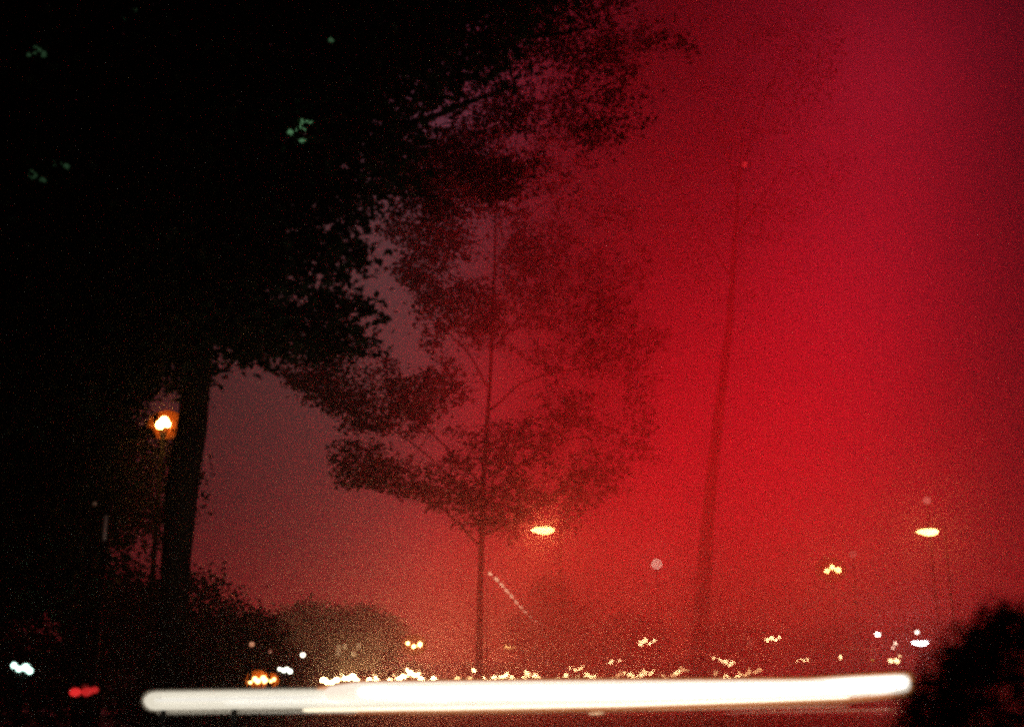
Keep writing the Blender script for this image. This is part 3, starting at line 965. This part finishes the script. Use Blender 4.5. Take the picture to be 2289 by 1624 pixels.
# three red lamps on a short post, lower left
d = 14.2
q0 = at(190, 1545, d)
t = thing('signal_lamp', 'three small red lights clustered low at the far left', 'signal lamp', (q0.x, d, 0))
bm = bmesh.new(); lathe(bm, [(.07, -.05), (.07, .1), (.03, .16), (.025, q0.z - .06)], 10); obj('pole', bm, M_BLACK, t)
bm = bmesh.new(); box(bm, (0, .05, q0.z - .03), (.34, .03, .05), .008); obj('bracket', bm, M_BLACK, t)
for x, y, r, st in ((168, 1546, 11, .75), (194, 1545, 11, .5), (211, 1541, 8, .5), (190, 1534, 7, .06)):
    q = at(x, y, d) - Vector((q0.x, d, 0))
    bm = bmesh.new(); ball(bm, q, r * d / FPX, 2, (1.15, .5, .85)); obj('red_lens', bm, emit('red_lens', (1, .03, .03), st), t)

# ================================================================== small far house with a few lit windows
p = at(780, HOR, 112)
hs = thing('house', 'dark far house with five tiny lit windows, left of centre', 'house', (p.x, 116, gz(116)))
bm = bmesh.new(); box(bm, (0, 0, 2.2), (4.6, 5, 4.4)); obj('wall', bm, M_PLASTER, hs, smooth=False)
bm = bmesh.new()
vs = [bm.verts.new(q) for q in ((-2.5, -2.7, 4.4), (2.5, -2.7, 4.4), (2.5, 2.7, 4.4), (-2.5, 2.7, 4.4), (-2.5, 0, 5.4), (2.5, 0, 5.4))]
for f in ((0, 1, 5, 4), (2, 3, 4, 5), (0, 4, 3), (1, 2, 5), (3, 2, 1, 0)):
    bm.faces.new([vs[k] for k in f])
obj('roof', bm, M_ROOF, hs, smooth=False)
for x, y in ((757, 1446), (771, 1444), (801, 1443), (756, 1458), (790, 1460)):
    q = at(x, y, 113.4)
    bm = bmesh.new(); box(bm, (q.x - p.x, -2.52, q.z - gz(116)), (.50, .08, .62), .01); w = obj('window', bm, M_FRAME, hs, smooth=False)
    bm = bmesh.new(); box(bm, (q.x - p.x, -2.565, q.z - gz(116)), (.36, .02, .46)); obj('pane', bm, emit('lit_window', (1, .55, .35), .14), w, smooth=False)

# ================================================================== thin line of lamps far right
p0, p1 = at(1884, 1450, 140), at(1968, 1450, 140)
t = thing('lit_railing', 'thin faint orange line of light near the right horizon', 'railing', (p0.x, 140, gz(140)))
RZ = p0.z - gz(140)
bm = bmesh.new(); tube(bm, [(0, 0, RZ), (p1.x - p0.x, 0, RZ)], .045, 6); obj('light_tube', bm, emit('lit_line', (1, .32, .12), 1.2), t)
for i in range(6):
    xx = (p1.x - p0.x) * i / 5
    bm = bmesh.new(); tube(bm, [(xx, .05, -.05), (xx, .05, RZ)], .03, 6); obj('post', bm, M_METAL, t)

# ================================================================== smoke and haze
def volume_box(name, lo, hi):
    bm = bmesh.new(); box(bm, [(a + b) / 2 for a, b in zip(lo, hi)], [b - a for a, b in zip(lo, hi)])
    o = obj(name, bm, bpy.data.materials.new(name), smooth=False)
    m = o.data.materials[0]; m.use_nodes = True
    t_ = m.node_tree; t_.nodes.clear()
    mo = t_.nodes.new('ShaderNodeOutputMaterial')
    pv = t_.nodes.new('ShaderNodeVolumePrincipled')
    t_.links.new(pv.outputs[0], mo.inputs['Volume'])
    return o, m, t_, pv


hz, m, t_, pv = volume_box('haze', (-505, -65, -1.2), (505, 705, 36))
pv.inputs['Color'].default_value = (.92, .84, .78, 1)
pv.inputs['Density'].default_value = .0029
pv.inputs['Anisotropy'].default_value = .85
tag(hz, 'thin night haze over the road and trees', 'haze', kind='stuff')

# red smoke bank drifting in from the right, between the near tree and the far lights
sm, m, t_, pv = volume_box('red_smoke', (-16, 17, -.5), (30, 68, 44))
tag(sm, 'red smoke drifting across the right half of the scene', 'smoke', kind='stuff')
pv.inputs['Color'].default_value = (.98, .40, .40, 1)
pv.inputs['Anisotropy'].default_value = .92
geo = t_.nodes.new('ShaderNodeNewGeometry')
sep = t_.nodes.new('ShaderNodeSeparateXYZ'); t_.links.new(geo.outputs['Position'], sep.inputs[0])


def sstep(src, a, b):
    n_ = t_.nodes.new('ShaderNodeMapRange'); n_.interpolation_type = 'SMOOTHSTEP'
    n_.inputs['From Min'].default_value = a; n_.inputs['From Max'].default_value = b
    t_.links.new(src, n_.inputs['Value']); return n_.outputs[0]


def mul(a, b):
    n_ = t_.nodes.new('ShaderNodeMath'); n_.operation = 'MULTIPLY'
    t_.links.new(a, n_.inputs[0])
    if isinstance(b, float): n_.inputs[1].default_value = b
    else: t_.links.new(b, n_.inputs[1])
    return n_.outputs[0]


def lin(a, ka, b, kb):
    return_ = t_.nodes.new('ShaderNodeMath'); return_.operation = 'MULTIPLY_ADD'
    t_.links.new(b, return_.inputs[0]); return_.inputs[1].default_value = kb
    t_.links.new(mul(a, ka), return_.inputs[2]); return return_.outputs[0]


left_edge = sstep(lin(sep.outputs[0], 1.0, sep.outputs[2], -.08), -6.0, 3.0)
right_edge = sstep(sep.outputs[0], 20.0, 8.0)
nearf = sstep(sep.outputs[1], 17.5, 23.0)
farf = sstep(sep.outputs[1], 67.5, 54.0)
topf = sstep(sep.outputs[2], 43.5, 30.0)
nz = t_.nodes.new('ShaderNodeTexNoise'); nz.inputs['Scale'].default_value = .12; nz.inputs['Detail'].default_value = 2
t_.links.new(geo.outputs['Position'], nz.inputs['Vector'])
nzr = sstep(nz.outputs[0], .15, .8)
dens = mul(mul(mul(left_edge, right_edge), mul(nearf, farf)), topf)

t_.links.new(mul(dens, .078), pv.inputs['Density'])
